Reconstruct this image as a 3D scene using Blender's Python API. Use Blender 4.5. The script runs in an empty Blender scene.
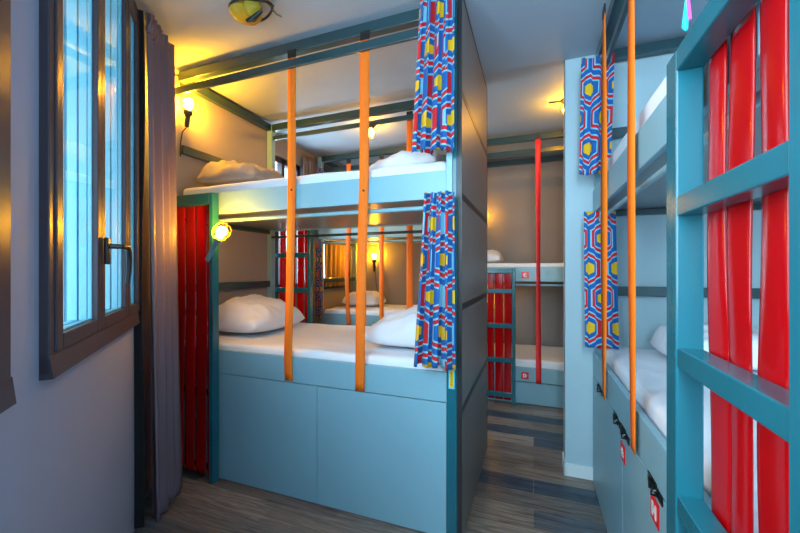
import bpy, bmesh, math, random
from mathutils import Vector, Matrix, noise
random.seed(7)
scn = bpy.context.scene
COL = scn.collection
PI = math.pi

# ------------------------------------------------------------------ materials
def new_mat(name):
    m = bpy.data.materials.new(name); m.use_nodes = True
    nt = m.node_tree; b = nt.nodes['Principled BSDF']
    return m, nt, b

def N(nt, typ, **kw):
    n = nt.nodes.new(typ)
    for k, v in kw.items(): setattr(n, k, v)
    return n

def simple(name, col, rough=.5, metal=0., bump=0., bscale=200., var=0., vscale=3., spec=.5, coat=0.):
    m, nt, b = new_mat(name)
    b.inputs['Base Color'].default_value = (*col, 1)
    b.inputs['Roughness'].default_value = rough
    b.inputs['Metallic'].default_value = metal
    b.inputs['Specular IOR Level'].default_value = spec
    b.inputs['Coat Weight'].default_value = coat
    tc = N(nt, 'ShaderNodeTexCoord')
    if bump:
        nz = N(nt, 'ShaderNodeTexNoise'); nz.inputs['Scale'].default_value = bscale; nz.inputs['Detail'].default_value = 3
        bp = N(nt, 'ShaderNodeBump'); bp.inputs['Strength'].default_value = bump; bp.inputs['Distance'].default_value = .004
        nt.links.new(tc.outputs['Object'], nz.inputs['Vector'])
        nt.links.new(nz.outputs['Fac'], bp.inputs['Height']); nt.links.new(bp.outputs['Normal'], b.inputs['Normal'])
    if var:
        nz = N(nt, 'ShaderNodeTexNoise'); nz.inputs['Scale'].default_value = vscale; nz.inputs['Detail'].default_value = 4
        mr = N(nt, 'ShaderNodeMapRange'); mr.inputs['To Min'].default_value = 1 - var; mr.inputs['To Max'].default_value = 1 + var
        mx = N(nt, 'ShaderNodeMix', data_type='RGBA', blend_type='MULTIPLY'); mx.inputs['Factor'].default_value = 1
        mx.inputs[6].default_value = (*col, 1)
        nt.links.new(tc.outputs['Object'], nz.inputs['Vector'])
        nt.links.new(nz.outputs['Fac'], mr.inputs['Value']); nt.links.new(mr.outputs['Result'], mx.inputs[7])
        nt.links.new(mx.outputs[2], b.inputs['Base Color'])
    return m

PAINT = (.235, .435, .52)
M = {}
M['paint'] = simple('teal_paint', PAINT, .38, bump=.06, bscale=260, var=.05)
M['paint_gloss'] = simple('teal_gloss_paint', (.010, .115, .155), .25, bump=.05, bscale=40, var=.05, coat=.1)
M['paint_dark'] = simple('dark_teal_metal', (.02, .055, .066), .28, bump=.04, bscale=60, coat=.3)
M['panel'] = simple('taupe_laminate', (.20, .172, .16), .42, bump=.05, bscale=300, var=.06)
M['batten'] = simple('dark_batten', (.02, .02, .022), .4)
M['underside'] = simple('grey_bed_base', (.2, .23, .25), .3)
M['endwall'] = simple('taupe_end_board', (.34, .30, .28), .6, bump=.04, var=.05)
M['wall'] = simple('lilac_grey_plaster', (.30, .31, .40), .75, bump=.12, bscale=120, var=.06)
M['wall_tan'] = simple('tan_plaster', (.27, .24, .225), .75, bump=.1, bscale=120, var=.06)
M['wall_pale'] = simple('pale_blue_wall_paint', (.36, .49, .55), .6, bump=.06, bscale=150, var=.04)
M['ceiling'] = simple('pale_grey_ceiling_paint', (.36, .43, .52), .7, bump=.06, bscale=90, var=.04)
M['skirting'] = simple('white_skirting_paint', (.62, .68, .70), .5)
M['sheet'] = simple('white_cotton_sheet', (.80, .82, .88), .85, bump=.12, bscale=25)
M['pillowcase'] = simple('white_pillowcase', (.80, .81, .86), .85, bump=.15, bscale=30)
M['blanket'] = simple('grey_quilt', (.33, .30, .285), .9, bump=.25, bscale=30, var=.15)
M['orange'] = simple('orange_webbing', (.95, .175, .0), .7, bump=.25, bscale=500)
M['redweb'] = simple('red_webbing', (.78, .02, .025), .5, bump=.25, bscale=500)
M['frame'] = simple('dark_brown_window_frame', (.06, .045, .056), .35, bump=.03, bscale=60, spec=.14)
M['black'] = simple('black_rubber', (.012, .012, .014), .45)
M['shade_strip'] = simple('black_shade_strip', (.008, .008, .010), .95)  # near-black colour in place of shade at the drape's edge
M['brass'] = simple('brass_wire', (.32, .20, .05), .4, metal=1.)
M['steel'] = simple('dark_steel', (.05, .06, .06), .3, metal=.9, bump=.1, bscale=120)
M['chrome'] = simple('chrome', (.75, .75, .75), .15, metal=1.)
M['signred'] = simple('red_sign_plastic', (.80, .008, .012), .35)
M['signwhite'] = simple('white_sign_letter', (.85, .85, .85), .4)
M['yellow'] = simple('yellow_sticker', (.85, .50, .0), .5)
M['stickblue'] = simple('light_blue_sticker', (.08, .52, .70), .5)
M['aqua'] = simple('aqua_ribbon', (.02, .62, .66), .5, var=.1)
M['pink'] = simple('pink_ribbon', (.75, .07, .55), .5)
M['shutter'] = simple('pale_blue_aluminium', (.17, .46, .56), .4, var=.12, vscale=14)
M['shutter_pale'] = simple('pale_aluminium', (.42, .66, .72), .4, var=.15, vscale=20)
M['facade'] = simple('pale_stone_facade', (.60, .74, .80), .8, var=.1, vscale=1.5)
M['drape'] = simple('mauve_satin', (.17, .12, .145), .42, bump=.08, bscale=300, var=.05)
M['drape_brown'] = simple('brown_satin', (.14, .11, .10), .5, bump=.08, bscale=300)
M['goldcurtain'] = simple('gold_satin', (.50, .25, .04), .5, bump=.08, bscale=300)
M['leather'] = simple('steel_blue_handle', (.10, .23, .28), .35)

def mat_red():
    m, nt, b = new_mat('red_glossy_strap')
    b.inputs['Base Color'].default_value = (.50, .002, .004, 1); b.inputs['Roughness'].default_value = .13
    b.inputs['Specular IOR Level'].default_value = .4
    b.inputs['Transmission Weight'].default_value = 0
    # translucent PVC: let some light through
    tr = N(nt, 'ShaderNodeBsdfTranslucent'); tr.inputs['Color'].default_value = (.9, .006, .006, 1)
    mx = N(nt, 'ShaderNodeMixShader'); mx.inputs['Fac'].default_value = .2
    out = nt.nodes['Material Output']
    nt.links.new(b.outputs[0], mx.inputs[1]); nt.links.new(tr.outputs[0], mx.inputs[2]); nt.links.new(mx.outputs[0], out.inputs[0])
    return m
M['red'] = mat_red()

def mat_emit(name, col, s):
    m = bpy.data.materials.new(name); m.use_nodes = True; nt = m.node_tree; nt.nodes.clear()
    e = N(nt, 'ShaderNodeEmission'); e.inputs['Color'].default_value = (*col, 1); e.inputs['Strength'].default_value = s
    o = N(nt, 'ShaderNodeOutputMaterial'); nt.links.new(e.outputs[0], o.inputs[0])
    return m
AMBER = (1., .43, .014)
M['bulb'] = mat_emit('warm_bulb', AMBER, 560)
M['bulb_top'] = mat_emit('warm_bulb_top', AMBER, 1150)
M['bulb_dim'] = mat_emit('warm_bulb_dim', AMBER, 130)
M['bulb_far'] = mat_emit('warm_bulb_far', AMBER, 430)

def mat_glass():
    m = bpy.data.materials.new('window_glass'); m.use_nodes = True; nt = m.node_tree; nt.nodes.clear()
    t = N(nt, 'ShaderNodeBsdfTransparent'); t.inputs['Color'].default_value = (.88, .97, 1, 1)
    g = N(nt, 'ShaderNodeBsdfGlossy'); g.inputs['Roughness'].default_value = .03
    lw = N(nt, 'ShaderNodeLayerWeight'); lw.inputs['Blend'].default_value = .5
    pw = N(nt, 'ShaderNodeMath', operation='POWER'); pw.inputs[1].default_value = 5; nt.links.new(lw.outputs['Facing'], pw.inputs[0])
    f = N(nt, 'ShaderNodeMath', operation='MULTIPLY_ADD'); f.inputs[1].default_value = .45; f.inputs[2].default_value = .025; nt.links.new(pw.outputs[0], f.inputs[0])
    mx = N(nt, 'ShaderNodeMixShader'); o = N(nt, 'ShaderNodeOutputMaterial')
    nt.links.new(f.outputs[0], mx.inputs[0]); nt.links.new(t.outputs[0], mx.inputs[1]); nt.links.new(g.outputs[0], mx.inputs[2]); nt.links.new(mx.outputs[0], o.inputs[0])
    return m
M['glass'] = mat_glass()
def mat_amberglass():
    m, nt, b = new_mat('amber_glass')
    b.inputs['Base Color'].default_value = (.75, .50, .05, 1); b.inputs['Roughness'].default_value = .08
    b.inputs['Transmission Weight'].default_value = .35; b.inputs['IOR'].default_value = 1.3
    return m
M['amber'] = mat_amberglass()

def mat_floor():
    m, nt, b = new_mat('vinyl_planks')
    tc = N(nt, 'ShaderNodeTexCoord'); L = nt.links
    br = N(nt, 'ShaderNodeTexBrick'); br.offset = .37; br.offset_frequency = 2; br.squash = 1
    br.inputs['Scale'].default_value = 1; br.inputs['Brick Width'].default_value = 1.05; br.inputs['Row Height'].default_value = .16
    br.inputs['Mortar Size'].default_value = .0015; br.inputs['Bias'].default_value = 0
    br.inputs['Color1'].default_value = (0, 0, 0, 1); br.inputs['Color2'].default_value = (1, 1, 1, 1); br.inputs['Mortar'].default_value = (.2, .2, .2, 1)
    L.new(tc.outputs['Object'], br.inputs['Vector'])
    cr = N(nt, 'ShaderNodeValToRGB'); cr.color_ramp.interpolation = 'CONSTANT'
    e = cr.color_ramp.elements
    e[0].position = 0; e[0].color = (.035, .055, .078, 1)
    e[1].position = .16; e[1].color = (.17, .135, .11, 1)
    for p, c in ((.36, (.115, .095, .085, 1)), (.52, (.20, .165, .14, 1)), (.68, (.14, .12, .105, 1)), (.86, (.075, .082, .095, 1))):
        x = e.new(p); x.color = c
    L.new(br.outputs['Color'], cr.inputs['Fac'])
    mp = N(nt, 'ShaderNodeMapping'); mp.inputs['Scale'].default_value = (2.2, 34, 1)
    nz = N(nt, 'ShaderNodeTexNoise'); nz.inputs['Scale'].default_value = 1.4; nz.inputs['Detail'].default_value = 8; nz.inputs['Roughness'].default_value = .7; nz.inputs['Distortion'].default_value = 1.2
    L.new(tc.outputs['Object'], mp.inputs['Vector']); L.new(mp.outputs[0], nz.inputs['Vector'])
    mr = N(nt, 'ShaderNodeMapRange'); mr.inputs['From Min'].default_value = .3; mr.inputs['From Max'].default_value = .7; mr.inputs['To Min'].default_value = .22; mr.inputs['To Max'].default_value = 2.0
    L.new(nz.outputs['Fac'], mr.inputs['Value'])
    mx = N(nt, 'ShaderNodeMix', data_type='RGBA', blend_type='MULTIPLY'); mx.inputs['Factor'].default_value = 1
    L.new(cr.outputs['Color'], mx.inputs[6]); L.new(mr.outputs['Result'], mx.inputs[7])
    L.new(mx.outputs[2], b.inputs['Base Color'])
    b.inputs['Roughness'].default_value = .38
    bp = N(nt, 'ShaderNodeBump'); bp.inputs['Strength'].default_value = .15; bp.inputs['Distance'].default_value = .004
    L.new(nz.outputs['Fac'], bp.inputs['Height']); L.new(bp.outputs['Normal'], b.inputs['Normal'])
    return m
M['floor'] = mat_floor()

def mat_hex(offx=0., offy=0.):
    """bunk curtain cloth printed with nested hexagons, drawn from the cloth's own UVs (metres)"""
    m, nt, b = new_mat('hexagon_print_cotton'); L = nt.links
    uv = N(nt, 'ShaderNodeUVMap'); sp = N(nt, 'ShaderNodeSeparateXYZ'); L.new(uv.outputs[0], sp.inputs[0])
    def mth(op, a, bb=None, c=None):
        n = N(nt, 'ShaderNodeMath', operation=op)
        for i, v in enumerate((a, bb, c)):
            if v is None: continue
            if isinstance(v, (int, float)): n.inputs[i].default_value = v
            else: L.new(v, n.inputs[i])
        return n.outputs[0]
    S = 1 / .205; R3 = math.sqrt(3)
    x = mth('MULTIPLY_ADD', sp.outputs[0], S, 50 + offx); y = mth('MULTIPLY_ADD', sp.outputs[1], S * .98, 50 * R3 + offy)
    def cell(dx, dy):
        ax = mth('SUBTRACT', mth('MODULO', mth('ADD', x, dx), 1.), .5)
        ay = mth('SUBTRACT', mth('MODULO', mth('ADD', y, dy), R3), R3 / 2)
        ax = mth('ABSOLUTE', ax); ay = mth('ABSOLUTE', ay)
        return mth('MAXIMUM', ax, mth('ADD', mth('MULTIPLY', ax, .5), mth('MULTIPLY', ay, R3 / 2)))
    d = mth('MINIMUM', cell(0, 0), cell(.5, R3 / 2))
    cr = N(nt, 'ShaderNodeValToRGB'); cr.color_ramp.interpolation = 'CONSTANT'; e = cr.color_ramp.elements
    BL = (.007, .125, .42, 1); LB = (.25, .62, .78, 1); RD = (.72, .012, .022, 1); YL = (.86, .52, .004, 1)
    e[0].position = 0; e[0].color = YL
    e[1].position = .165 * 2; e[1].color = BL
    for p, c in ((.28, LB), (.315, RD), (.40, LB), (.438, BL)):
        k = e.new(p * 2); k.color = c
    L.new(mth('MULTIPLY', d, 2.), cr.inputs['Fac'])
    L.new(cr.outputs[0], b.inputs['Base Color']); b.inputs['Roughness'].default_value = .8
    b.inputs['Sheen Weight'].default_value = .1
    tr = N(nt, 'ShaderNodeBsdfTranslucent'); L.new(cr.outputs[0], tr.inputs['Color'])
    mx = N(nt, 'ShaderNodeMixShader'); mx.inputs['Fac'].default_value = .25
    L.new(b.outputs[0], mx.inputs[1]); L.new(tr.outputs[0], mx.inputs[2]); L.new(mx.outputs[0], nt.nodes['Material Output'].inputs[0])
    return m
M['hex'] = mat_hex()

# ------------------------------------------------------------------ mesh builder
class MB:
    def __init__(s): s.bm = bmesh.new(); s.uv = None; s.smooth = False
    def box(s, x0, x1, y0, y1, z0, z1, bev=0.):
        vs = [s.bm.verts.new((x, y, z)) for x in (x0, x1) for y in (y0, y1) for z in (z0, z1)]
        fs = []
        for q in ((0, 1, 3, 2), (4, 6, 7, 5), (0, 4, 5, 1), (2, 3, 7, 6), (0, 2, 6, 4), (1, 5, 7, 3)):
            fs.append(s.bm.faces.new([vs[i] for i in q]))
        if bev:
            es = {e for f in fs for e in f.edges}
            bmesh.ops.bevel(s.bm, geom=list(es), offset=bev, segments=2, affect='EDGES', profile=.5)
        return s
    def prism(s, pts, z0, z1, axis='z'):
        """polygon pts (2D) extruded; axis z: pts=(x,y); axis y: pts=(x,z), z0..z1 along y; axis x: pts=(y,z)"""
        def P(p, h):
            return (p[0], p[1], h) if axis == 'z' else ((p[0], h, p[1]) if axis == 'y' else (h, p[0], p[1]))
        a = [s.bm.verts.new(P(p, z0)) for p in pts]; b = [s.bm.verts.new(P(p, z1)) for p in pts]
        n = len(pts)
        s.bm.faces.new(a[::-1]); s.bm.faces.new(b)
        for i in range(n): s.bm.faces.new([a[i], a[(i + 1) % n], b[(i + 1) % n], b[i]])
        return s
    def tube(s, pts, r, n=8, closed=False, caps=True):
        pts = [Vector(p) for p in pts]; rings = []; prev = None
        rr = r if isinstance(r, (list, tuple)) else [r] * len(pts)
        for i, p in enumerate(pts):
            if closed: t = pts[(i + 1) % len(pts)] - pts[i - 1]
            else: t = pts[min(i + 1, len(pts) - 1)] - pts[max(i - 1, 0)]
            t.normalize()
            if prev is None:
                up = Vector((0, 0, 1)) if abs(t.z) < .9 else Vector((1, 0, 0))
                a = t.cross(up).normalized()
            else:
                a = (prev - t * prev.dot(t)).normalized()
            prev = a; b = t.cross(a)
            rings.append([s.bm.verts.new(p + (a * math.cos(2 * PI * k / n) + b * math.sin(2 * PI * k / n)) * rr[i]) for k in range(n)])
        m = len(rings)
        for i in range(m if closed else m - 1):
            A, B = rings[i], rings[(i + 1) % m]
            for k in range(n): s.bm.faces.new([A[k], A[(k + 1) % n], B[(k + 1) % n], B[k]])
        if caps and not closed:
            s.bm.faces.new(rings[0][::-1]); s.bm.faces.new(rings[-1])
        s.smooth = True
        return s
    def lathe(s, prof, origin=(0, 0, 0), axis=(0, 0, 1), n=20):
        """prof: (radius, height) pairs"""
        ax = Vector(axis).normalized(); q = Vector((0, 0, 1)).rotation_difference(ax).to_matrix(); o = Vector(origin)
        rings = []
        for r, h in prof:
            rings.append([s.bm.verts.new(o + q @ Vector((r * math.cos(2 * PI * k / n), r * math.sin(2 * PI * k / n), h))) for k in range(n)])
        for A, B in zip(rings, rings[1:]):
            for k in range(n): s.bm.faces.new([A[k], A[(k + 1) % n], B[(k + 1) % n], B[k]])
        if prof[0][0] > 1e-5: s.bm.faces.new(rings[0][::-1])
        if prof[-1][0] > 1e-5: s.bm.faces.new(rings[-1])
        s.smooth = True
        return s
    def grid(s, f, nu, nv, uvf=None, thick=0.):
        if uvf and s.uv is None: s.uv = s.bm.loops.layers.uv.new('UVMap')
        V = [[s.bm.verts.new(f(i / nu, j / nv)) for j in range(nv + 1)] for i in range(nu + 1)]
        for i in range(nu):
            for j in range(nv):
                fc = s.bm.faces.new([V[i][j], V[i + 1][j], V[i + 1][j + 1], V[i][j + 1]])
                if uvf:
                    for lp, (a, b) in zip(fc.loops, ((i, j), (i + 1, j), (i + 1, j + 1), (i, j + 1))):
                        lp[s.uv].uv = uvf(a / nu, b / nv)
        s.smooth = True
        return s
    def build(s, name, mat, parent=None, smooth=None, thick=0., loc=None):
        bmesh.ops.remove_doubles(s.bm, verts=s.bm.verts, dist=1e-6)
        bmesh.ops.recalc_face_normals(s.bm, faces=s.bm.faces)
        me = bpy.data.meshes.new(name); s.bm.to_mesh(me); s.bm.free()
        me.materials.append(M[mat] if isinstance(mat, str) else mat)
        sm = s.smooth if smooth is None else smooth
        if sm:
            for p in me.polygons: p.use_smooth = True
        o = bpy.data.objects.new(name, me); COL.objects.link(o)
        if parent: o.parent = parent
        if loc: o.location = loc
        if sm:
            md = o.modifiers.new('edges', 'EDGE_SPLIT'); md.split_angle = math.radians(50)
        if thick:
            md = o.modifiers.new('thickness', 'SOLIDIFY'); md.thickness = thick; md.offset = 0
        return o

def tag(o, label=None, cat=None, group=None, kind=None):
    if label: o['label'] = label
    if cat: o['category'] = cat
    if group: o['group'] = group
    if kind: o['kind'] = kind
    return o
def empty(name, loc=(0, 0, 0), rz=0., label=None, cat=None, group=None, kind=None):
    o = bpy.data.objects.new(name, None); COL.objects.link(o); o.empty_display_size = .1
    o.location = loc; o.rotation_euler = (0, 0, rz)
    return tag(o, label, cat, group, kind)
def struct(o): o['kind'] = 'structure'; return o

# ------------------------------------------------------------------ the setting
CEIL = 2.83
struct(MB().box(-2.85, 1.65, -1.7, 5.1, -.05, 0).build('floor', 'floor'))
struct(MB().box(-2.85, 1.65, -1.7, 2.69, CEIL, CEIL + .08).box(-2.85, 1.65, 2.69, 5.1, CEIL + .016, CEIL + .08).build('ceiling', 'ceiling'))

WX = -2.6
def wall_x(name, x0, x1, y0, y1, holes, mat):
    """wall in a plane of constant x with rectangular holes (ya, yb, za, zb)"""
    b = MB(); y = y0
    for ya, yb, za, zb in sorted(holes):
        b.box(x0, x1, y, ya, 0, CEIL + .03); b.box(x0, x1, ya, yb, 0, za); b.box(x0, x1, ya, yb, zb, CEIL + .03); y = yb
    b.box(x0, x1, y, y1, 0, CEIL + .03)
    return b.build(name, mat)
W3 = (2.93, 3.62, 1.18, 2.64)
W4 = (4.10, 4.66, 1.18, 2.64)
struct(wall_x('wall_left', WX - .22, WX, 1.72, 5.05, [W3, W4], 'wall_tan'))
struct(MB().box(WX - .22, 1.65, 4.87, 5.07, 0, CEIL + .03).build('wall_back', 'wall_tan'))
struct(wall_x('wall_right', 1.48, 1.65, -1.7, 4.87, [], 'wall_pale'))
# partition at the foot of the right-hand bunk
struct(MB().box(.203, 1.48, 2.69, 2.83, 0, CEIL + .03).build('wall_partition', 'wall_pale'))
struct(MB().box(.199, 1.48, 2.682, 2.69, 0, .085).box(.195, .203, 2.682, 2.84, 0, .085).build('baseboard_partition', 'skirting'))

# oblique window wall: local x runs along the wall from its far end (near the mauve curtain) towards the camera, local +y into the room
A = Vector((-1.954, 1.258, 0)); WD = Vector((.729, -.684, 0)).normalized()
WROT = math.atan2(WD.y, WD.x)
def on_wall(x, y, z): return A + WD * x + Vector((-WD.y, WD.x, 0)) * y + Vector((0, 0, z))
wl = empty('wall_window', A, WROT, kind='structure')
def oblique():
    b = MB(); x = -.80; top = CEIL
    for xa, xb, za, zb in ((-.10, 1.035, 1.13, 2.76), (1.25, 2.40, 1.13, 2.76), (2.62, 3.55, 1.13, 2.76)):
        b.box(x, xa, -.11, 0, 0, top); b.box(xa, xb, -.11, 0, 0, za); b.box(xa, xb, -.11, 0, zb, top); x = xb
    b.box(x, 3.9, -.11, 0, 0, top)
    return b
struct(oblique().build('wall_window_plaster', 'wall', wl))
struct(MB().box(.70, 1.65, -1.62, -1.45, 0, CEIL).build('wall_rear', 'wall'))

def casing(b, x0, x1, z0, z1, y0, y1, w):
    b.box(x0, x0 + w, y0, y1, z0, z1, .003); b.box(x1 - w, x1, y0, y1, z0, z1, .003)
    b.box(x0 + w, x1 - w, y0, y1, z0, z0 + w, .003); b.box(x0 + w, x1 - w, y0, y1, z1 - w, z1, .003)
    return b
def oblique_window(name, x0, x1, lights, handle_x=None, sill=True):
    w = empty(name, A, WROT, kind='structure')
    z0, z1 = 1.115, 2.79
    MB().box(x0, x0 + .05, -.06, .02, z0 + .012, z1, .003).box(x1 - .032, x1, -.06, .02, z0 + .012, z1, .003).box(x0 + .05, x1 - .032, -.06, .02, z0 + .012, z0 + .062, .003).box(x0 + .05, x1 - .032, -.06, .02, z1 - .05, z1, .003).build('window_frame', 'frame', w)
    MB().prism([(-.02, z0), (.028, z0), (.0215, z0 + .058), (-.02, z0 + .058)], x0, x1, 'x').build('window_sill', 'frame', w)
    for i, (a, b) in enumerate(lights):
        casing(MB(), a, b, z0 + .064, z1 - .052, .005, .025, .044).build('sash', 'frame', w)
        MB().box(a + .04, b - .04, .010, .014, z0 + .104, z1 - .09).build('pane', 'glass', w)
        gb = casing(MB(), a + .044, b - .044, z0 + .108, z1 - .096, -.004, .009, .006); casing(gb, a + .034, b - .034, z0 + .098, z1 - .086, -.030, -.006, .010); casing(gb, a + .022, b - .022, z0 + .09, z1 - .08, -.062, -.034, .018); gb.build('outer_profile', 'shutter', w)
    if handle_x is not None:
        h = MB().box(handle_x - .016, handle_x + .016, .03, .045, 1.42, 1.52, .004)
        h.tube([(handle_x, .045, 1.488), (handle_x, .085, 1.488)], .0095)
        h.tube([(handle_x, .082, 1.488), (handle_x - .02, .088, 1.489), (handle_x - .055, .09, 1.487), (handle_x - .075, .09, 1.470), (handle_x - .082, .09, 1.44), (handle_x - .082, .088, 1.39), (handle_x - .076, .085, 1.345)], [.010, .011, .011, .011, .0105, .0095, .007])
        h.build('handle', 'black', w)
    return w
oblique_window('window_1', -.115, 1.048, [(-.062, .19), (.192, .61), (.612, 1.014)], .60)
oblique_window('window_2', 1.235, 2.41, [(1.27, 1.80), (1.80, 2.36)])
oblique_window('window_3_added', 2.61, 3.56, [(2.66, 3.085), (3.085, 3.51)])  # unseen window, added as the opening for the fill lamp
# what stands outside window_1: folded perforated metal shutters, and the house across the street
sh = empty('window_shutter', on_wall(-.17, -.12, 1.0), WROT, label='pale blue folding metal shutter open outside the far edge of the big window', cat='shutter')
for k, (ya, yb, mt) in enumerate(((0, -.085, 'shutter'), (-.088, -.150, 'shutter_pale'), (-.153, -.215, 'shutter'))):
    b = MB(); n = 5
    for q in range(n):
        u0 = ya + (yb - ya) * q / n; u1 = ya + (yb - ya) * (q + .72) / n
        b.box(-.012 - .02 * (k % 2), .012 - .02 * (k % 2), u1, u0, .06, 1.9)
    b.box(-.016 - .02 * (k % 2), .006 - .02 * (k % 2), yb, ya, .0, .06).box(-.016 - .02 * (k % 2), .006 - .02 * (k % 2), yb, ya, 1.9, 1.95)
    b.build('shutter_leaf', mt, sh)
hs = empty('house_exterior', A, WROT, label='pale stone house front across the street behind the window', cat='building')
MB().box(-9, 2.2, -5.2, -5, -4, 3.2).build('facade_wall', 'facade', hs)
bw = MB()
for i in range(6):
    for z in (-.4, 2.0): bw.box(-8 + i * 1.7, -7.1 + i * 1.7, -5.0, -4.96, z, z + 1.6)
bw.build('facade_windows', 'shutter', hs)

def side_window(name, Y, curt=None):
    y0, y1, z0, z1 = Y
    w = empty(name, (WX, 0, 0), 0, kind='structure')
    b = MB()
    for a in (y0, (y0 + y1) / 2 + .02, y1 - .05): b.box(-.10, -.03, a, a + .05, z0, z1, .003)
    b.box(-.10, -.03, y0, y1, z0, z0 + .06, .003); b.box(-.10, -.03, y0, y1, z1 - .06, z1, .003)
    b.build('window_frame', 'frame', w)
    MB().box(-.10, .03, y0 - .03, y1 + .03, z0 - .035, z0, .004).build('window_sill', 'frame', w)
    MB().box(-.07, -.064, y0 + .03, y1 - .03, z0 + .05, z1 - .05).build('pane', 'glass', w)
    return w
side_window('window_4', W3)
side_window('window_5', W4)

# ------------------------------------------------------------------ bunk beds  (local x along the length, local -y is the open front)
ZB, ZM, ZUB, ZUT, ZT = .708, .864, 1.774, 1.92, 2.81
def sign(parent, letter, x, y, z, s=.07):
    p = MB().box(x - s / 2, x + s / 2, y - .004, y, z - s / 2, z + s / 2, .001).build('sign_plate', 'signred', parent)
    b = MB(); h = s * .28; w = s * .20; t = s * .085; f0, f1 = y - .0055, y - .0035
    if letter == 'H':
        b.box(x - w - t, x - w + t, f0, f1, z - h, z + h); b.box(x + w - t, x + w + t, f0, f1, z - h, z + h); b.box(x - w, x + w, f0, f1, z - t, z + t)
    else:
        if letter in 'CG': a0, a1 = 50, 310
        else: a0, a1 = -90, 90
        n = 14; cx = x - (w * .5 if letter == 'D' else 0); ro = h; ri = h - 2 * t; k = 1.0 if letter != 'D' else 1.3
        for i in range(n):
            t0 = math.radians(a0 + (a1 - a0) * i / n); t1 = math.radians(a0 + (a1 - a0) * (i + 1) / n)
            b.prism([(cx + k * ri * math.cos(t0), z + ri * math.sin(t0)), (cx + k * ro * math.cos(t0), z + ro * math.sin(t0)),
                     (cx + k * ro * math.cos(t1), z + ro * math.sin(t1)), (cx + k * ri * math.cos(t1), z + ri * math.sin(t1))], f0, f1, 'y')
        if letter == 'D': b.box(cx - 2 * t, cx, f0, f1, z - h, z + h)
        if letter == 'G':
            b.box(x + w * .1, x + h * .95, f0, f1, z - t * .9, z + t * .9); b.box(x + h * .95 - 2 * t, x + h * .95, f0, f1, z - h * .72, z)
    l = b.build('sign_letter', 'signwhite', p); l['label'] = 'white letter ' + letter
    p['label'] = 'red square plate with letter ' + letter
    return p

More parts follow.
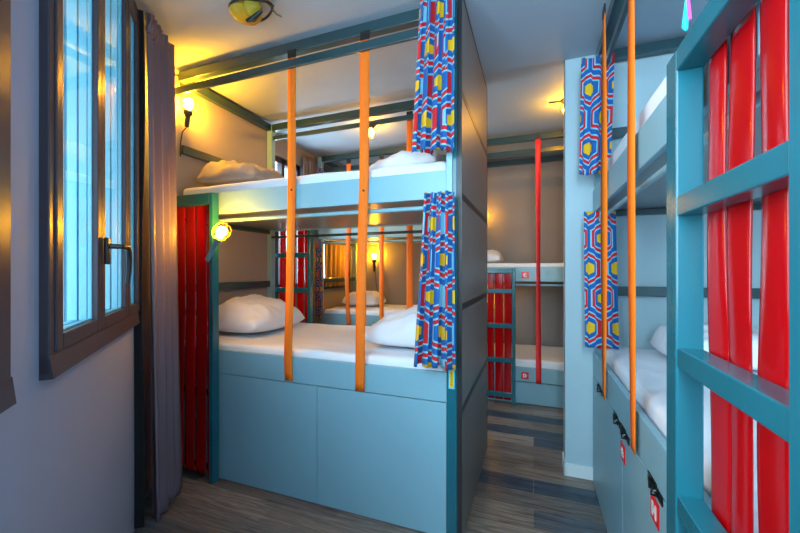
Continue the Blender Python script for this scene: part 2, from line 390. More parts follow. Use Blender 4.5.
def bunk(loc, rz, L, D, label, panel=None, leftboard=False, zb=ZB, zm=ZM, zub=ZUB, zut=ZUT, splits=(), closed_back=False, hasps=(), plinth=None, rod_y=-.035):
    t = empty('bunk_bed', loc, rz, label=label, cat='bunk bed', group='teal bunk beds of the dormitory')
    pw = .055
    xr = L - (.024 if panel else 0)
    # corner posts
    for i, (x, y) in enumerate(((0, 0), (0, D - pw), (xr - pw, 0), (xr - pw, D - pw))):
        MB().box(x, x + pw, y + .001, y + pw, 0, zut if (leftboard and i == 0) else ZT, .003).build('corner_post', 'paint', t)
    # storage base
    if splits:
        xs = [pw * .3] + list(splits) + [xr - pw - .002]
        for a, b in zip(xs, xs[1:]):
            MB().box(a + .0015, b - .002, -.012, .008, .004, zb - .004, .0015).build('storage_door', 'paint', t)
        MB().box(pw * .2, xr - .01, .009, .03, 0, zb).build('plinth', 'batten', t)
    if plinth:
        MB().box(pw, xr - pw, .0, .02, .004, plinth, .002).build('plinth', 'paint', t)
    # lower bed
    MB().box(pw * .3, xr - pw - .002, -.012, .012, zb + .001, zm, .003).build('bed_board', 'paint', t)
    MB().box(pw, xr - pw, D - .025, D, max(0.02, zb - .1), zm - .01, .003).build('bed_board', 'paint', t)
    MB().box(.012, xr - .012, .03, D - .03, zb + .01, zb + .03).build('bed_base', 'underside', t)
    # upper bed
    MB().box(pw * .3, xr - pw - .002, -.012, .012, zub, zut, .003).build('bed_board', 'paint', t)
    MB().box(pw, xr - pw, D - .022, D - .002, zub, zut - .005, .003).build('bed_board', 'paint', t)
    MB().box(.012, xr - .012, .013, D - .023, zub + .01, zub + .03).build('bed_base', 'underside', t)
    # top frame
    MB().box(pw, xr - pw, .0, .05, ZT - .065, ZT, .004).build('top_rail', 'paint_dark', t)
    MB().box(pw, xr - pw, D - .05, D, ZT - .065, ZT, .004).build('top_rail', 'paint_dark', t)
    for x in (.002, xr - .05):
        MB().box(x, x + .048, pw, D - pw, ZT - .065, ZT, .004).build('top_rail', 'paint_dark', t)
    # curtain rails, front and back, on both levels
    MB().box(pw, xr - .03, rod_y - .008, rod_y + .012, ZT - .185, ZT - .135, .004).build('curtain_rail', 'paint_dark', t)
    MB().tube([(pw, .035, zub - .038), (xr - .03, .035, zub - .038)], .0125, 10).build('curtain_rail', 'paint', t)
    if not closed_back:
        MB().box(pw, xr - pw, D - .035, D - .015, ZT - .15, ZT - .11, .004).build('curtain_rail', 'paint_dark', t)
        MB().tube([(pw, D - .05, zub - .06), (xr - .05, D - .05, zub - .06)], .012, 8).build('curtain_rail', 'paint_dark', t)
    # guard rails over the bed ends
    ends = (.005,) + (() if panel else (xr - .04,))
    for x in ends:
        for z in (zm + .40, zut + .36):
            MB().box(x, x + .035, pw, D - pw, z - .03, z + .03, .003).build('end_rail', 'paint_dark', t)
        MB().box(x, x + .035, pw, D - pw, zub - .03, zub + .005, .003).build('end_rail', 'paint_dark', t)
    if leftboard:
        MB().box(-.02, .0, .0, D, 0, ZT, .002).build('end_board', 'endwall', t)
    if panel:
        ep = MB().box(L - .022, L, -.03, D, .0, ZT, .0015).build('end_panel', 'panel', t); ep['label'] = 'dark taupe end panel'
        for z in (.685, 1.21, 1.775, 2.30):
            MB().box(L - .0225, L + .0018, -.028, D - .002, z - .017, z + .017).build('batten', 'batten', ep)
        MB().box(L - .024, L + .002, -.032, D + .002, ZT, ZT + .012).build('batten', 'batten', ep)
        MB().box(L - .024, L + .002, -.033, -.0295, 0, ZT).box(L - .024, L + .002, D, D + .008, 0, ZT).build('edge_trim', 'batten', ep)
        MB().box(xr - pw + .002, xr + .0, -.032, .0, 0, ZT, .003).build('corner_cover', 'paint_gloss', t)
        MB().box(xr - pw + .002, xr - .022, -.040, -.0325, zut - .04 + .12, zut + .10 + .03, .002).box(xr - pw + .002, xr - .022, -.040, -.0325, zub, zut + .10, .002).build('cover_strip', 'paint', t)
    for hx, hz in hasps:
        b = MB().box(hx - .070, hx + .020, -.0165, -.0125, hz - .016, hz + .020, .0015).box(hx + .024, hx + .078, -.0165, -.0125, hz - .018, hz + .012, .0015)
        b.box(hx - .030, hx + .046, -.021, -.0168, hz - .010, hz + .010, .0015)
        b.tube([(hx + .036, -.018, hz + .008), (hx + .036, -.033, hz + .006), (hx + .036, -.033, hz - .006), (hx + .036, -.018, hz - .008)], .0035, 6)
        b.tube([(hx - .022, -.020, hz - .016), (hx - .022, -.020, hz + .02)], .006, 8)
        b.build('hasp', 'steel', t)['label'] = 'dark steel hasp latch'
    return t

L1X0, L1Y0 = -2.43, 1.835
L1 = bunk((L1X0, L1Y0 + .012, 0), 0, 2.088, 1.03, 'teal central bunk bed with storage doors and a dark end panel facing the aisle', panel=True, leftboard=True, splits=(-1.21 - L1X0,))
st = MB().box(2.088 - .0665, 2.088 - .034, -.0345, -.0325, .79, .893, .0005).build('sticker', 'stickblue', L1); st['label'] = 'small upright yellow and blue sticker'
b = MB()
for i in range(6):
    z = .805 + i * .0142
    b.lathe([(.0, 0), (.0105, 0), (.0105, .0012), (.0, .0012)], (2.088 - .050 + (.001 if i % 2 else -.001), -.0345, z), (0, -1, 0), 12)
b.build('sticker_print', 'yellow', st, smooth=False)

# right-hand bunk: local +x runs towards the camera (world -y)
R1X, R1Y = .3675, 2.675
R1 = bunk((R1X + .012, R1Y, 0), -PI / 2, 2.15, 1.05, 'teal bunk bed along the right side of the aisle with hasp latches on its base', splits=(.85, 1.42),
          hasps=[(R1Y - 2.39, .70), (R1Y - 1.93, .70), (R1Y - 1.775, .70), (R1Y - 1.37, .70)], rod_y=.03)
sign(R1, 'G', R1Y - 1.807, -.012, .604, .075); sign(R1, 'H', R1Y - 1.367, -.012, .626, .078)

# bunk in the far room, right of the passage
R2X, R2Y = -.70, 3.965
R2 = bunk((R2X, R2Y, 0), 0, 2.10, .88, 'low teal bunk bed seen through the passage with red lettered plates', zb=.235, zm=.385, zub=1.279, zut=1.43, plinth=.225, closed_back=True, rod_y=.06)
sign(R2, 'C', -.081 - R2X, -.012, 1.345, .072); sign(R2, 'D', -.083 - R2X, -.012, .300, .072)

# bunk in the far room, behind the central bunk
L2X, L2Y = -2.53, 3.85
L2 = bunk((L2X, L2Y, 0), 0, 1.80, .98, 'teal bunk bed against the back wall, seen through the open central bunk', splits=(.9,), closed_back=True, rod_y=.06)

# ------------------------------------------------------------------ ladders with red straps (local x across, front at local -y)
def strap_slat(x0, x1, y, z0, z1, seed, bow=.004):
    b = MB(); rnd = random.Random(seed); ph = [rnd.uniform(0, 6.28) for _ in range(4)]; x = (x0 + x1) / 2; w = x1 - x0
    def f(u, v):
        z = z0 + (z1 - z0) * v
        c = bow * (.6 * math.sin(3.1 * z + ph[0]) + .4 * math.sin(9 * z + ph[1]))
        tw = .05 * math.sin(2.3 * z + ph[2]) + .03 * math.sin(7 * z + ph[3])
        s = (u - .5) * w
        cup = .003 * (1 - (2 * u - 1) ** 2) * (1 + .6 * math.sin(5 * z + ph[3]))
        return (x + s + .003 * math.sin(4 * z + ph[1]), y + c + s * tw - cup, z)
    b.grid(f, 8, 60)
    return b
def ladder(loc, rz, W, H, rungs, label, slats, sw=.032, sd=.052, seed=1, z0=.03, front=False, top=.05):
    t = empty('bunk_ladder', loc, rz, label=label, cat='ladder', group='bunk ladders backed with red straps')
    MB().box(0, sw, 0, sd, 0, H, .004).build('stile', 'paint_gloss', t)
    MB().box(W - sw, W, 0, sd, 0, H, .004).build('stile', 'paint_gloss', t)
    MB().box(sw, W - sw, 0, sd, H - top, H, .004).build('top_bar', 'paint_gloss', t)
    for z in rungs:
        MB().box(sw - .001, W - sw + .001, .044 if front else .002, sd - .001, z - .045, z, .003).build('rung', 'paint_gloss', t)
    for k, (xa, xb) in enumerate(slats):
        strap_slat(xa, xb, .036 if front else sd + .006, z0, H - .03 - (top - .05), seed * 10 + k).build('strap', 'red', t, thick=.003)['label'] = 'glossy red strap'
    return t
RG = (1.565, 1.225, .895, .555, .215)
# ladder against the central bunk front, at its window end: the straps are stretched over its front
ladder((-2.39, 1.765, 0), 0, .432, 1.905, (1.13, .60, .10), 'teal frame with dark red straps on the central bunk front, beside the mauve curtain', ((.042, .138), (.150, .235), (.247, .342), (.352, .396)), seed=1, front=True, top=.075)
# ladder on the right bunk front, closest to the camera
ladder((.300, 1.037, 0), -PI / 2, .507, 1.895, RG, 'teal ladder with glossy red straps on the right bunk, largest in the photo', ((.079, .150), (.165, .237), (.262, .337), (.355, .428)), seed=2, sw=.065)
# ladder behind the central bunk (rear side), in front of the far side window
ladder((-2.43, 2.90, 0), 0, .44, 1.905, RG, 'teal ladder with bright red straps behind the central bunk, before the lit window', ((.04, .118), (.146, .236), (.252, .330), (.338, .406)), seed=3)
# ladder of the far low bunk
ladder((-.60, 3.885, 0), 0, .425, 1.415, (1.20, .835, .475, .115), 'small teal ladder with dark red straps on the far low bunk', ((.035, .11), (.14, .205), (.215, .30), (.31, .385)), seed=4)

# ------------------------------------------------------------------ mattresses and pillows
def rbox(hx, hy, hz, r, nx, ny, nz, f=None):
    b = MB(); cache = {}
    def pos(p):
        q = Vector((max(-hx + r, min(hx - r, p[0])), max(-hy + r, min(hy - r, p[1])), max(-hz + r, min(hz - r, p[2]))))
        d = Vector(p) - q
        if d.length > 1e-9: q = q + d.normalized() * r
        return f(q) if f else q
    def lin(h, n):
        e = [-h + r * k / 3 for k in range(4)]
        m = [-h + r + (2 * h - 2 * r) * k / n for k in range(1, n)]
        return e + m + [h - r + r * k / 3 for k in range(4)]
    X, Y, Z = lin(hx, nx), lin(hy, ny), lin(hz, nz)
    def vert(p):
        k = tuple(round(c, 6) for c in p)
        if k not in cache: cache[k] = b.bm.verts.new(pos(p))
        return cache[k]
    def face(G1, G2, mk):
        for i in range(len(G1) - 1):
            for j in range(len(G2) - 1):
                vs = [vert(mk(G1[i], G2[j])), vert(mk(G1[i + 1], G2[j])), vert(mk(G1[i + 1], G2[j + 1])), vert(mk(G1[i], G2[j + 1]))]
                if len(set(vs)) == 4: b.bm.faces.new(vs)
    for s in (-1, 1):
        face(X, Y, lambda a, c: (a, c, s * hz)); face(X, Z, lambda a, c: (a, s * hy, c)); face(Y, Z, lambda a, c: (s * hx, a, c))
    b.smooth = True
    return b
def mattress(cx, cy, z0, z1, lx, ly, label, rz=0., seed=0):
    hz = (z1 - z0) / 2
    def f(q):
        if q.z > hz * .3:
            n = noise.noise(Vector((q.x * 2.2 + seed, q.y * 3.1, seed))) * .008 + noise.noise(Vector((q.x * 7 + q.y * 4, q.y * 11 + seed, 3.3))) * .004
            r = abs(noise.noise(Vector((q.x * 3 + seed * 2, q.y * 6 - q.x * 2, 9.)))); n += (.5 - r) * .006
            return Vector((q.x, q.y, q.z + n))
        return q
    o = rbox(lx / 2, ly / 2, hz, .03, 60, 34, 3, f).build('mattress', 'sheet', loc=(cx, cy, (z0 + z1) / 2 + .0)); o.rotation_euler = (0, 0, rz)
    o.modifiers.clear()
    return tag(o, label, 'mattress', 'mattresses in white sheets')
def pillow(loc, lx, ly, h, label, rz=0., mat='pillowcase', seed=0, crumple=.012, group='pillows in white cases', name='pillow', cat='pillow', lean=0., sag=.25):
    """loc: centre of the underside; lean > 0: plumper towards +x"""
    b = MB()
    for s in (1, -1):
        def f(u, v, s=s):
            x, y = 2 * u - 1, 2 * v - 1
            prof = max(0., (1 - abs(x) ** 2.8)) ** .5 * max(0., (1 - abs(y) ** 2.8)) ** .5
            px = lx / 2 * x * (1 - .07 * (1 - y * y) * abs(x) ** 3); py = ly / 2 * y * (1 - .09 * (1 - x * x) * abs(y) ** 3)
            q = Vector((px * 6 + seed, py * 6, seed * 3.))
            w = (noise.noise(q) * 1.2 + (.3 - abs(noise.noise(Vector((px * 5 + py * 4 + seed, py * 12 - px * 3, 5.))))) * 1.3 + .5 * noise.noise(q * 3)) * crumple * min(1, prof * 1.6)
            mid = h * sag; k = 1 - .13 * (x * x * y * y); px *= k; py *= k
            if s > 0: return (px, py, mid + (h - mid) * prof * (1 + lean * x) + w)
            return (px, py, mid * (1 - prof))
        b.grid(f, 44, 34)
    o = b.build(name, mat, loc=loc); o.modifiers.clear(); o.rotation_euler = (0, 0, rz)
    return tag(o, label, cat, group or None)

MA = 'mattresses in white sheets'
mxc = (-2.372 - .426) / 2; ml = 1.935
mattress(mxc, 2.355, ZB + .032, .905, ml, .975, 'white sheeted mattress on the lower bed of the central bunk', seed=1)
mattress(mxc, 2.355, ZUB + .032, 1.985, ml, .975, 'white sheeted mattress on the top bed of the central bunk', seed=2)
mattress(R1X + .53, 1.60, ZB + .032, .915, 2.02, .98, 'white sheeted mattress on the lower bed of the right bunk', rz=PI / 2, seed=3)
mattress(R1X + .518, 1.515, ZUB + .032, 2.035, 1.84, .98, 'white sheeted mattress on the top bed of the right bunk', rz=PI / 2, seed=4)
mattress(R2X + 1.05, R2Y + .44, .235 + .032, .455, 1.96, .82, 'white sheeted mattress just above the floor in the far low bunk', seed=5)
mattress(R2X + 1.05, R2Y + .44, 1.279 + .032, 1.468, 1.96, .82, 'white sheeted mattress on the top bed of the far low bunk', seed=6)
mattress(L2X + .90, L2Y + .49, ZB + .032, .905, 1.67, .92, 'white sheeted mattress on the lower bed by the back wall lamp', seed=7)
mattress(L2X + .90, L2Y + .49, ZUB + .032, 1.975, 1.67, .92, 'white sheeted mattress on the top bed against the back wall', seed=8)

pillow((-2.085, 2.33, .917), .52, .70, .25, 'plump white pillow under the lit cage lamp on the lower central bed', lean=-.25, seed=1, crumple=.02)
pillow((-.735, 2.31, .917), .60, .72, .235, 'white pillow leaning by the hexagon curtain on the lower central bed', lean=.45, seed=2, crumple=.026)
pillow((-2.075, 2.27, 1.997), .58, .76, .19, 'crumpled grey quilt bundle on the top central bed under the cage lamp', rz=.1, mat='blanket', seed=3, crumple=.055, lean=-.3, group='', name='quilt_bundle', cat='quilt')
pillow((-.75, 2.30, 1.997), .50, .62, .15, 'white pillow on the top central bed behind the hexagon curtain', lean=.3, seed=4, crumple=.02)
pillow((-2.16, 4.42, .917), .56, .44, .19, 'white pillow on the lower bed beneath the back wall lamp', seed=5)
pillow((.90, 2.30, .927), .58, .50, .18, 'white pillow on the lower bed of the right bunk', seed=6, crumple=.024)
pillow((-.50, 4.42, 1.480), .34, .5, .15, 'white pillow at the window end of the far low top bed', seed=7)

# ------------------------------------------------------------------ safety straps
def strap(pts, w, mat, label, group, along='x', screw=None, clip=True, name='safety_strap'):
    """pts: (x, y, z, bulge) from top to bottom of the strap's centre line"""
    t = empty(name, pts[-1][:3], 0, label=label, cat='strap', group=group); o = Vector(pts[-1][:3])
    P = [Vector(p[:3]) - o for p in pts]
    b = MB(); n = 40
    cum = [0.]
    for a, c in zip(P, P[1:]): cum.append(cum[-1] + (c - a).length)
    def at(s):
        d = s * cum[-1]
        for i in range(len(P) - 1):
            if d <= cum[i + 1] + 1e-9:
                k = (d - cum[i]) / (cum[i + 1] - cum[i]); return P[i].lerp(P[i + 1], k)
        return P[-1]
    tw = pts[0][3] if len(pts[0]) > 3 else 0
    def f(u, v):
        c = at(v); s = (u - .5) * w
        a = tw * math.sin(PI * v)
        if along == 'x': return c + Vector((s * math.cos(a), s * math.sin(a), 0))
        return c + Vector((s * math.sin(a), s * math.cos(a), 0))
    b.grid(f, 2, n)
    b.build('webbing', mat, t, thick=.0025)
    if clip:
        q = P[0]; hw = w * .5
        if along == 'x': MB().box(q.x - hw, q.x + hw, q.y - .004, q.y + .004, q.z - .005, q.z + .045, .001).build('top_loop', 'black', t)
        else: MB().box(q.x - .004, q.x + .004, q.y - hw, q.y + hw, q.z - .005, q.z + .045, .001).build('top_loop', 'black', t)
    if screw:
        c = at(screw); MB().lathe([(.007, 0), (.007, .003), (.0, .004)], c + Vector((0, -.001, 0)), (0, -1, 0), 10).build('screw', 'black', t)
    return t
G1 = 'orange safety straps on the central bunk'
YS = 1.827
strap([(-1.385, YS + .0, 2.70), (-1.385, YS, 1.93), (-1.40, YS - .002, 1.2), (-1.41, YS - .004, .86), (-1.405, YS - .002, .72)], .058, 'orange', 'orange safety strap on the central bunk front, nearer the ladder', G1, screw=.41)
strap([(-.890, YS, 2.70), (-.895, YS, 1.93), (-.915, YS - .004, 1.2), (-.92, YS - .004, .715)], .058, 'orange', 'orange safety strap on the central bunk front, nearer the hexagon curtains', G1, screw=.43)
YB = L1Y0 + 1.03 + .02
strap([(-1.42, YB, 2.70), (-1.42, YB, .72)], .055, 'orange', 'orange safety strap behind the central bunk, mostly behind the second front strap', G1)
strap([(-.985, YB, 2.70), (-.985, YB, .72)], .055, 'orange', 'orange safety strap behind the central bunk, beside the bunched hexagon curtain', G1)
G2 = 'orange safety straps on the bunk by the back wall'
YL = L2Y - .0145
strap([(-2.085, YL, 2.68), (-2.085, YL, 1.9), (-2.10, YL - .02, 1.3), (-2.08, YL - .006, .72)], .055, 'orange', 'slim orange strap on the far bunk, crossing its pillow', G2)
strap([(-1.655, YL, 2.68), (-1.655, YL, .72)], .055, 'orange', 'slim orange strap on the far bunk, just past the back wall lamp', G2)
G3 = 'orange safety straps on the right bunk'
XR = R1X - .018
strap([(XR, 2.155, 2.745, -.38), (XR, 2.155, .72)], .058, 'orange', 'orange strap on the right bunk, in front of the hexagon curtains', G3, along='y')
strap([(XR, 1.59, 2.745, -.2), (XR - .004, 1.575, 1.8), (XR, 1.565, .72)], .058, 'orange', 'orange strap on the right bunk, closer to the ladder', G3, along='y')
strap([(.043, R2Y - .034, 2.74, .75), (.05, R2Y - .034, .235)], .052, 'redweb', 'red safety strap hanging on the far low bunk', None, screw=.56)

# ------------------------------------------------------------------ curtains
def cloth(name, top, bot, mat, label, cat, group, pleats, amp, nrm, width_m, z_sub=40, seed=0, thick=.0015, off=(0, 0), hem=.0, phase=0.):
    """top, bot: ((x0,y0),(x1,y1),z): the heading and hem lines; nrm: direction of the folds"""
    rnd = random.Random(seed); nv = Vector((*nrm, 0)).normalized()
    ph = [rnd.uniform(-.6, .6) for _ in range(pleats + 2)]; am = [rnd.uniform(.7, 1.25) for _ in range(pleats + 2)]
    base = Vector(((top[0][0] + top[1][0]) / 2, (top[0][1] + top[1][1]) / 2, bot[2]))
    t = empty(name, base, 0, label=label, cat=cat, group=group)
    T0, T1, B0, B1 = (Vector((*p, 0)) for p in (top[0], top[1], bot[0], bot[1]))
    def f(u, v):                      # v: 0 top .. 1 bottom
        a = T0.lerp(T1, u); c = B0.lerp(B1, u); p = a.lerp(c, v)
        k = u * pleats; i = int(min(k, pleats - 1e-6))
        w = math.sin(2 * PI * (k + phase) + .5 * math.sin(2 * v + ph[i]) * v)
        w += .25 * math.sin(4 * PI * k + ph[i + 1] + 1.5 * v)
        d = amp * am[i] * w * (.75 + .35 * v)
        tang = (T1 - T0).normalized()
        p = p + nv * d + tang * (.35 * amp * math.sin(4 * PI * k + ph[i]))
        z = top[2] + (bot[2] - top[2]) * v + (hem * math.sin(2 * PI * k * .5 + ph[0]) * v)
        return Vector((p.x, p.y, z)) - base
    def uvf(u, v): return (u * width_m + off[0], (1 - v) * (top[2] - bot[2]) + off[1])
    MB().grid(f, pleats * 14, z_sub, uvf).build('cloth', mat, t, thick=thick)
    return t
HG = 'hexagon print bunk curtains'
YC = 1.742
c = cloth('bunk_curtain', ((-.535, YC), (-.365, YC), 2.795), ((-.575, YC), (-.365, YC), 1.995), 'hex', 'bunched blue hexagon print curtain on the top bed of the central bunk', 'curtain', HG, 4, .034, (.1, -1), .30, seed=3, off=(.02, .03), hem=.008)
c = cloth('bunk_curtain', ((-.515, YC), (-.37, YC), 1.785), ((-.565, YC - .0), (-.362, YC), .915), 'hex', 'bunched blue hexagon print curtain on the lower bed of the central bunk', 'curtain', HG, 4, .034, (.1, -1), .30, seed=9, off=(.10, .01), hem=.008)
def grommet(parent, x, y, z, ax=(0, -1, 0)):
    o = parent.location
    MB().lathe([(.013, -.003), (.022, -.003), (.024, 0), (.022, .003), (.013, .003), (.013, -.003)], Vector((x, y, z)) - o, ax, 18).build('grommet', 'chrome', parent)
c = cloth('bunk_curtain', ((.275, 2.47), (.455, 2.47), 2.70), ((.262, 2.47), (.43, 2.47), 1.985), 'hex', 'blue hexagon print curtain on the top bed of the right bunk', 'curtain', HG, 2, .014, (0, -1), .25, seed=5, off=(.03, .02), phase=.1)
grommet(c, .395, 2.43, 2.655)
c = cloth('bunk_curtain', ((.286, 2.45), (.46, 2.47), 1.755), ((.292, 2.45), (.475, 2.47), .925), 'hex', 'blue hexagon print curtain on the lower bed of the right bunk', 'curtain', HG, 2, .014, (0, -1), .25, seed=6, off=(.06, .06), phase=.1)
grommet(c, .382, 2.415, 1.705)
c = cloth('bunk_curtain', ((-2.50, L2Y - .05), (-2.42, L2Y - .05), 2.66), ((-2.505, L2Y - .05), (-2.41, L2Y - .05), 2.0), 'hex', 'narrow hexagon print curtain on the top bed against the back wall', 'curtain', HG, 3, .02, (0, -1), .5, seed=7)
c = cloth('bunk_curtain', ((-2.52, L2Y - .05), (-2.44, L2Y - .05), 1.74), ((-2.525, L2Y - .05), (-2.43, L2Y - .05), .80), 'hex', 'narrow hexagon print curtain on the lower bed against the back wall', 'curtain', HG, 3, .02, (0, -1), .5, seed=8)

# full-height window drapes
d = cloth('window_drape', ((-1.968, 1.345), (-2.150, 1.645), 2.80), ((-1.955, 1.375), (-2.118, 1.655), .01), 'drape', 'long mauve satin drape beside the big window, reaching the floor', 'drape', None, 4, .028, (.80, .60), .9, z_sub=50, seed=12)
o = d.location
MB().grid(lambda u, v: Vector((-1.975 - .05 * u, 1.335 - .045 * u + .01 * math.sin(9 * v), 2.80 - 2.79 * v)) - o, 4, 30).build('shade_strip', 'shade_strip', d, thick=.002)['label'] = 'black strip standing in for shade beside the drape'  # black sheet standing in for the shade between wall and drape
b = MB()
for i in range(9):
    u = i / 8; p = Vector((-1.975, 1.345, 0)).lerp(Vector((-2.18, 1.615, 0)), u)
    b.lathe([(.012, 0), (.019, .03), (.010, .07), (.016, .10)], p + Vector((.012, .010, 2.69)) - o, (.1, .1, 1), 8)
b.build('pinch_pleats', 'drape', d)
cloth('window_drape', ((-2.555, 3.58), (-2.515, 3.73), 2.76), ((-2.555, 3.58), (-2.515, 3.73), .02), 'drape_brown', 'brown drape beside the far side window, behind the central bunk', 'drape', None, 3, .02, (1, -.2), .5, seed=13)
cloth('window_drape', ((-2.575, 4.08), (-2.575, 4.68), 1.76), ((-2.575, 4.08), (-2.575, 4.68), 1.17), 'goldcurtain', 'gold drape drawn over the window inside the far lower bed', 'drape', None, 5, .014, (1, 0), .9, seed=14)

# ------------------------------------------------------------------ lamps
def cage_lamp(loc, axis, label, group, handle=.13, s=1., bulbmat='bulb', cable=None, bar=None):
    """loc: bulb centre; axis: from the handle to the tip"""
    t = empty('cage_lamp', loc, 0, label=label, cat='lamp', group=group)
    ax = Vector(axis).normalized(); q = Vector((0, 0, 1)).rotation_difference(ax).to_matrix()
    P = lambda x, y, z: q @ Vector((x * s, y * s, z * s))
    prof = [(.0, .034), (.012, .032), (.022, .024), (.0275, .010), (.0275, -.002), (.022, -.018), (.014, -.03), (.012, -.04)]
    MB().lathe([(r * s, h * s) for r, h in prof][::-1], (0, 0, 0), ax, 18).build('bulb', bulbmat, t)
    b = MB(); n = 6
    for k in range(n):
        a = 2 * PI * k / n
        pts = [P(.022 * math.cos(a), .022 * math.sin(a), -.045)]
        for r, h in ((.040, -.035), (.049, -.012), (.050, .012), (.044, .034), (.028, .052), (.006, .060)):
            pts.append(P(r * math.cos(a), r * math.sin(a), h))
        b.tube(pts, .0017 * s, 5)
    for r, h in ((.050, .0), (.044, .034), (.040, -.035)):
        b.tube([P(r * math.cos(2 * PI * k / 24), r * math.sin(2 * PI * k / 24), h) for k in range(24)], .0018 * s, 5, closed=True)
    b.tube([P(0, 0, .06), P(.012, 0, .075), P(.006, 0, .09), P(-.008, 0, .086)], .002 * s, 5)
    b.build('cage', 'brass', t)
    hp = [(.024, -.036), (.027, -.044), (.027, -.060), (.018, -.072), (.0145, -.08), (.0150, -.08 - handle * .5), (.0125, -.08 - handle), (.0, -.08 - handle)]
    MB().lathe([(r * s, h * s) for r, h in hp], (0, 0, 0), ax, 16).build('handle', 'black' if bar is None else bar, t)
    if cable:
        MB().tube([P(0, 0, -.08 - handle)] + [Vector(c) - Vector(loc) for c in cable], .004, 6).build('cable', 'black', t)
    return t
LG = 'amber cage lamps clipped to the beds'
cage_lamp((-2.335, 1.90, 2.598), (.24, -.1, .9), 'lit amber cage lamp high above the grey quilt bundle', LG, handle=.06, s=1.15, bulbmat='bulb_top', cable=[(-2.385, 1.89, 2.40), (-2.395, 1.885, 2.33), (-2.395, 1.882, 2.22)])
cage_lamp((-1.812, 1.700, 1.635), (.62, -.12, .72), 'lit amber cage lamp clipped to the ladder over the lower bed', LG, handle=.14, s=1.05, bar='leather', cable=[(-1.955, 1.735, 1.46), (-1.952, 1.745, 1.38), (-1.951, 1.755, 1.2), (-1.951, 1.76, 1.0)])
cage_lamp((-2.19, 4.80, 1.60), (0, -.05, 1), 'lit amber cage lamp on the back wall inside the far lower bed', LG, handle=.10, s=1.25, bulbmat='bulb_far', cable=[(-2.18, 4.82, 1.38), (-2.17, 4.83, 1.2), (-2.12, 4.83, .93)])
def ceiling_lamp(loc, lit, label, rz=0, s=1.):
    t = empty('ceiling_lamp', loc, rz, label=label, cat='lamp', group='amber caged ceiling lamps')
    MB().lathe([(.05 * s, 0), (.05 * s, -.012), (.028 * s, -.02), (.026 * s, -.045)], (0, 0, 0), (0, 0, 1), 20).build('mount', 'black', t)
    if lit:
        MB().lathe([(.014 * s, -.045 * s), (.028 * s, -.07 * s), (.030 * s, -.088 * s), (.018 * s, -.108 * s), (.0, -.112 * s)], (0, 0, 0), (0, 0, 1), 18).build('bulb', 'bulb_far', t)
    else:
        b = MB()
        b.lathe([(.020, -.03), (.055, -.036), (.078, -.050), (.082, -.066), (.066, -.085), (.03, -.10), (.0, -.102)], (-.03, 0, .01), (0, 0, 1), 20)
        b.lathe([(.020, -.03), (.035, -.040), (.046, -.066), (.038, -.10), (.012, -.118), (.0, -.12)], (.045, -.03, .012), (0, 0, 1), 18)
        b.build('amber_glass', 'amber', t)['label'] = 'amber glass shade'
    if lit:
        b = MB(); R = .052 * s
        for k in range(6):
            a = PI * k / 3
            b.tube([(.03 * s * math.cos(a), .03 * s * math.sin(a), -.012), (R * math.cos(a), R * math.sin(a), -.045 * s), (R * .95 * math.cos(a), R * .95 * math.sin(a), -.09 * s), (R * .4 * math.cos(a), R * .4 * math.sin(a), -.132 * s), (0, 0, -.138 * s)], .0013, 5)
        b.tube([(R * math.cos(2 * PI * k / 24), R * math.sin(2 * PI * k / 24), -.065 * s) for k in range(24)], .0014, 5, closed=True)
        b.build('cage', 'brass', t)
    else:
        b = MB()
        b.tube([(.012 + (.118 + .012 * math.cos(3 * q)) * math.cos(q), -.005 + .082 * math.sin(q), -.048 + .006 * math.sin(2 * q)) for q in (2 * PI * k / 40 for k in range(40))], .0065, 8, closed=True)
        b.build('rim', 'black', t)
        b = MB()
        for q0, q1 in (((.12, .02), (.165, .05)), ((.10, -.05), (.15, -.075)), ((.125, -.015), (.18, -.03))):
            b.tube([(q0[0], q0[1], -.045), ((q0[0] + q1[0]) / 2, (q0[1] + q1[1]) / 2, -.075), (q1[0], q1[1], -.085)], .0035, 6)
        b.tube([(.0, -.02, -.112), (.055, -.035, -.125), (.105, -.03, -.09)], [.010, .016, .008], 8)
        b.build('cage', 'steel', t)
    MB().tube([(.05, 0, -.006), (.14 * s, .01, -.006)], .007, 6).build('conduit', 'black', t)
    return t
ceiling_lamp((-1.42, 1.52, CEIL), False, 'unlit ceiling lamp with amber glass over the window side')
ceiling_lamp((-1.515, 3.25, CEIL + .016), True, 'lit ceiling lamp seen between the straps of the top central bed')
ceiling_lamp((.265, 3.36, CEIL + .016), True, 'lit ceiling lamp in the passage, mostly behind the pale partition', rz=PI)
cage_lamp((-.60, 4.72, 2.10), (.1, -.1, 1), 'lit amber cage lamp over the top far low bed, behind the dark end panel', LG, handle=.08, s=1.1, bulbmat='bulb_dim')
cage_lamp((-.60, 4.72, 1.02), (.1, -.1, 1), 'lit amber cage lamp over the lower far low bed, behind the dark end panel', LG, handle=.08, s=1.1, bulbmat='bulb_dim')

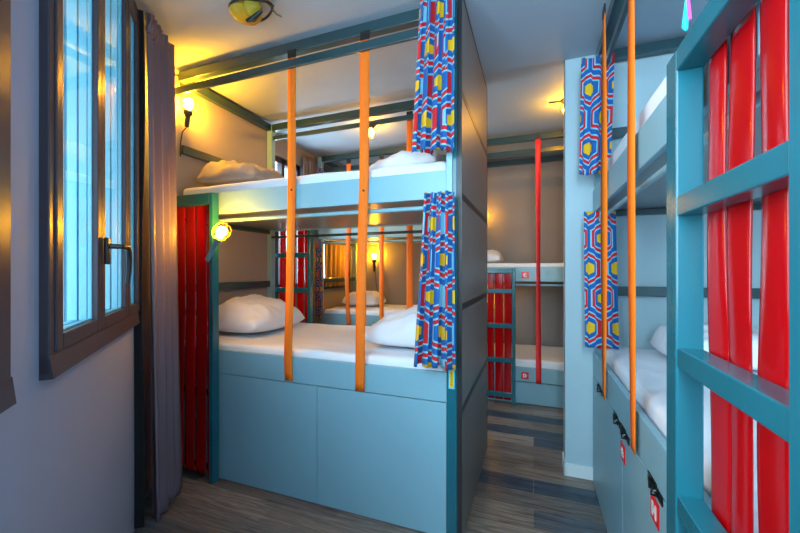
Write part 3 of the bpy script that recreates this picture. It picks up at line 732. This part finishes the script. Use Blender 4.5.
# ribbon tied on the ladder top
t = empty('ribbon', (.345, 1.045, 1.978), 0, label='aqua and pink ribbon hanging from the right bunk beside the large ladder top', cat='ribbon')
MB().tube([(.0, .006, .0), (.0, .014, .012), (.002, .012, .045), (.003, .010, .09), (.02, .008, .4), (.05, .004, .765)], [.003, .007, .006, .0025, .002, .002], 8).build('aqua_loop', 'aqua', t)
MB().tube([(.002, -.012, .012), (.002, -.006, .035), (.003, .004, .07), (.006, .012, .10), (.022, .012, .4), (.054, .008, .765)], [.003, .004, .0035, .003, .002, .002], 8).build('pink_cord', 'pink', t)

# ------------------------------------------------------------------ light
w = bpy.data.worlds.new('World'); scn.world = w; w.use_nodes = True
bg = w.node_tree.nodes['Background']; bg.inputs['Color'].default_value = (.62, .84, 1., 1); bg.inputs['Strength'].default_value = 3.6
def area(name, loc, target, sx, sy, power, col):
    l = bpy.data.lights.new(name, 'AREA'); l.shape = 'RECTANGLE'; l.size = sx; l.size_y = sy; l.energy = power; l.color = col
    o = bpy.data.objects.new(name, l); COL.objects.link(o); o.location = loc
    o.rotation_euler = (Vector(target) - Vector(loc)).to_track_quat('-Z', 'Y').to_euler()
    return o
DAY = (.80, .915, 1.)
# daylight through the window beside the camera, then added fill from behind
area('daylight_window_beside', on_wall(1.80, -.28, 1.95), on_wall(1.80, 1, 1.7), 1.15, 1.6, 75, DAY)
area('fill_behind_camera', on_wall(3.08, -.28, 1.95), on_wall(3.08, 1, 1.6), .9, 1.6, 290, DAY)  # added fill lamp outside the unseen window behind the camera
area('daylight_side_window', (WX - .35, 3.28, 1.95), (0, 3.28, 1.6), .65, 1.4, 60, DAY)

# ------------------------------------------------------------------ camera
cd = bpy.data.cameras.new('Camera'); co = bpy.data.objects.new('Camera', cd); COL.objects.link(co)
cd.sensor_width = 36; cd.sensor_fit = 'HORIZONTAL'; cd.lens = 359.08 / 800 * 36; cd.clip_start = .02
cd.shift_y = (269.78 - 266.5) / 800
co.location = (0, 0, 1.4); co.rotation_euler = (PI / 2, 0, .3559)
scn.camera = co
vs = scn.view_settings; vs.view_transform = 'Standard'; vs.look = 'None'; vs.exposure = 0.0; vs.gamma = 1; vs.use_curve_mapping = False
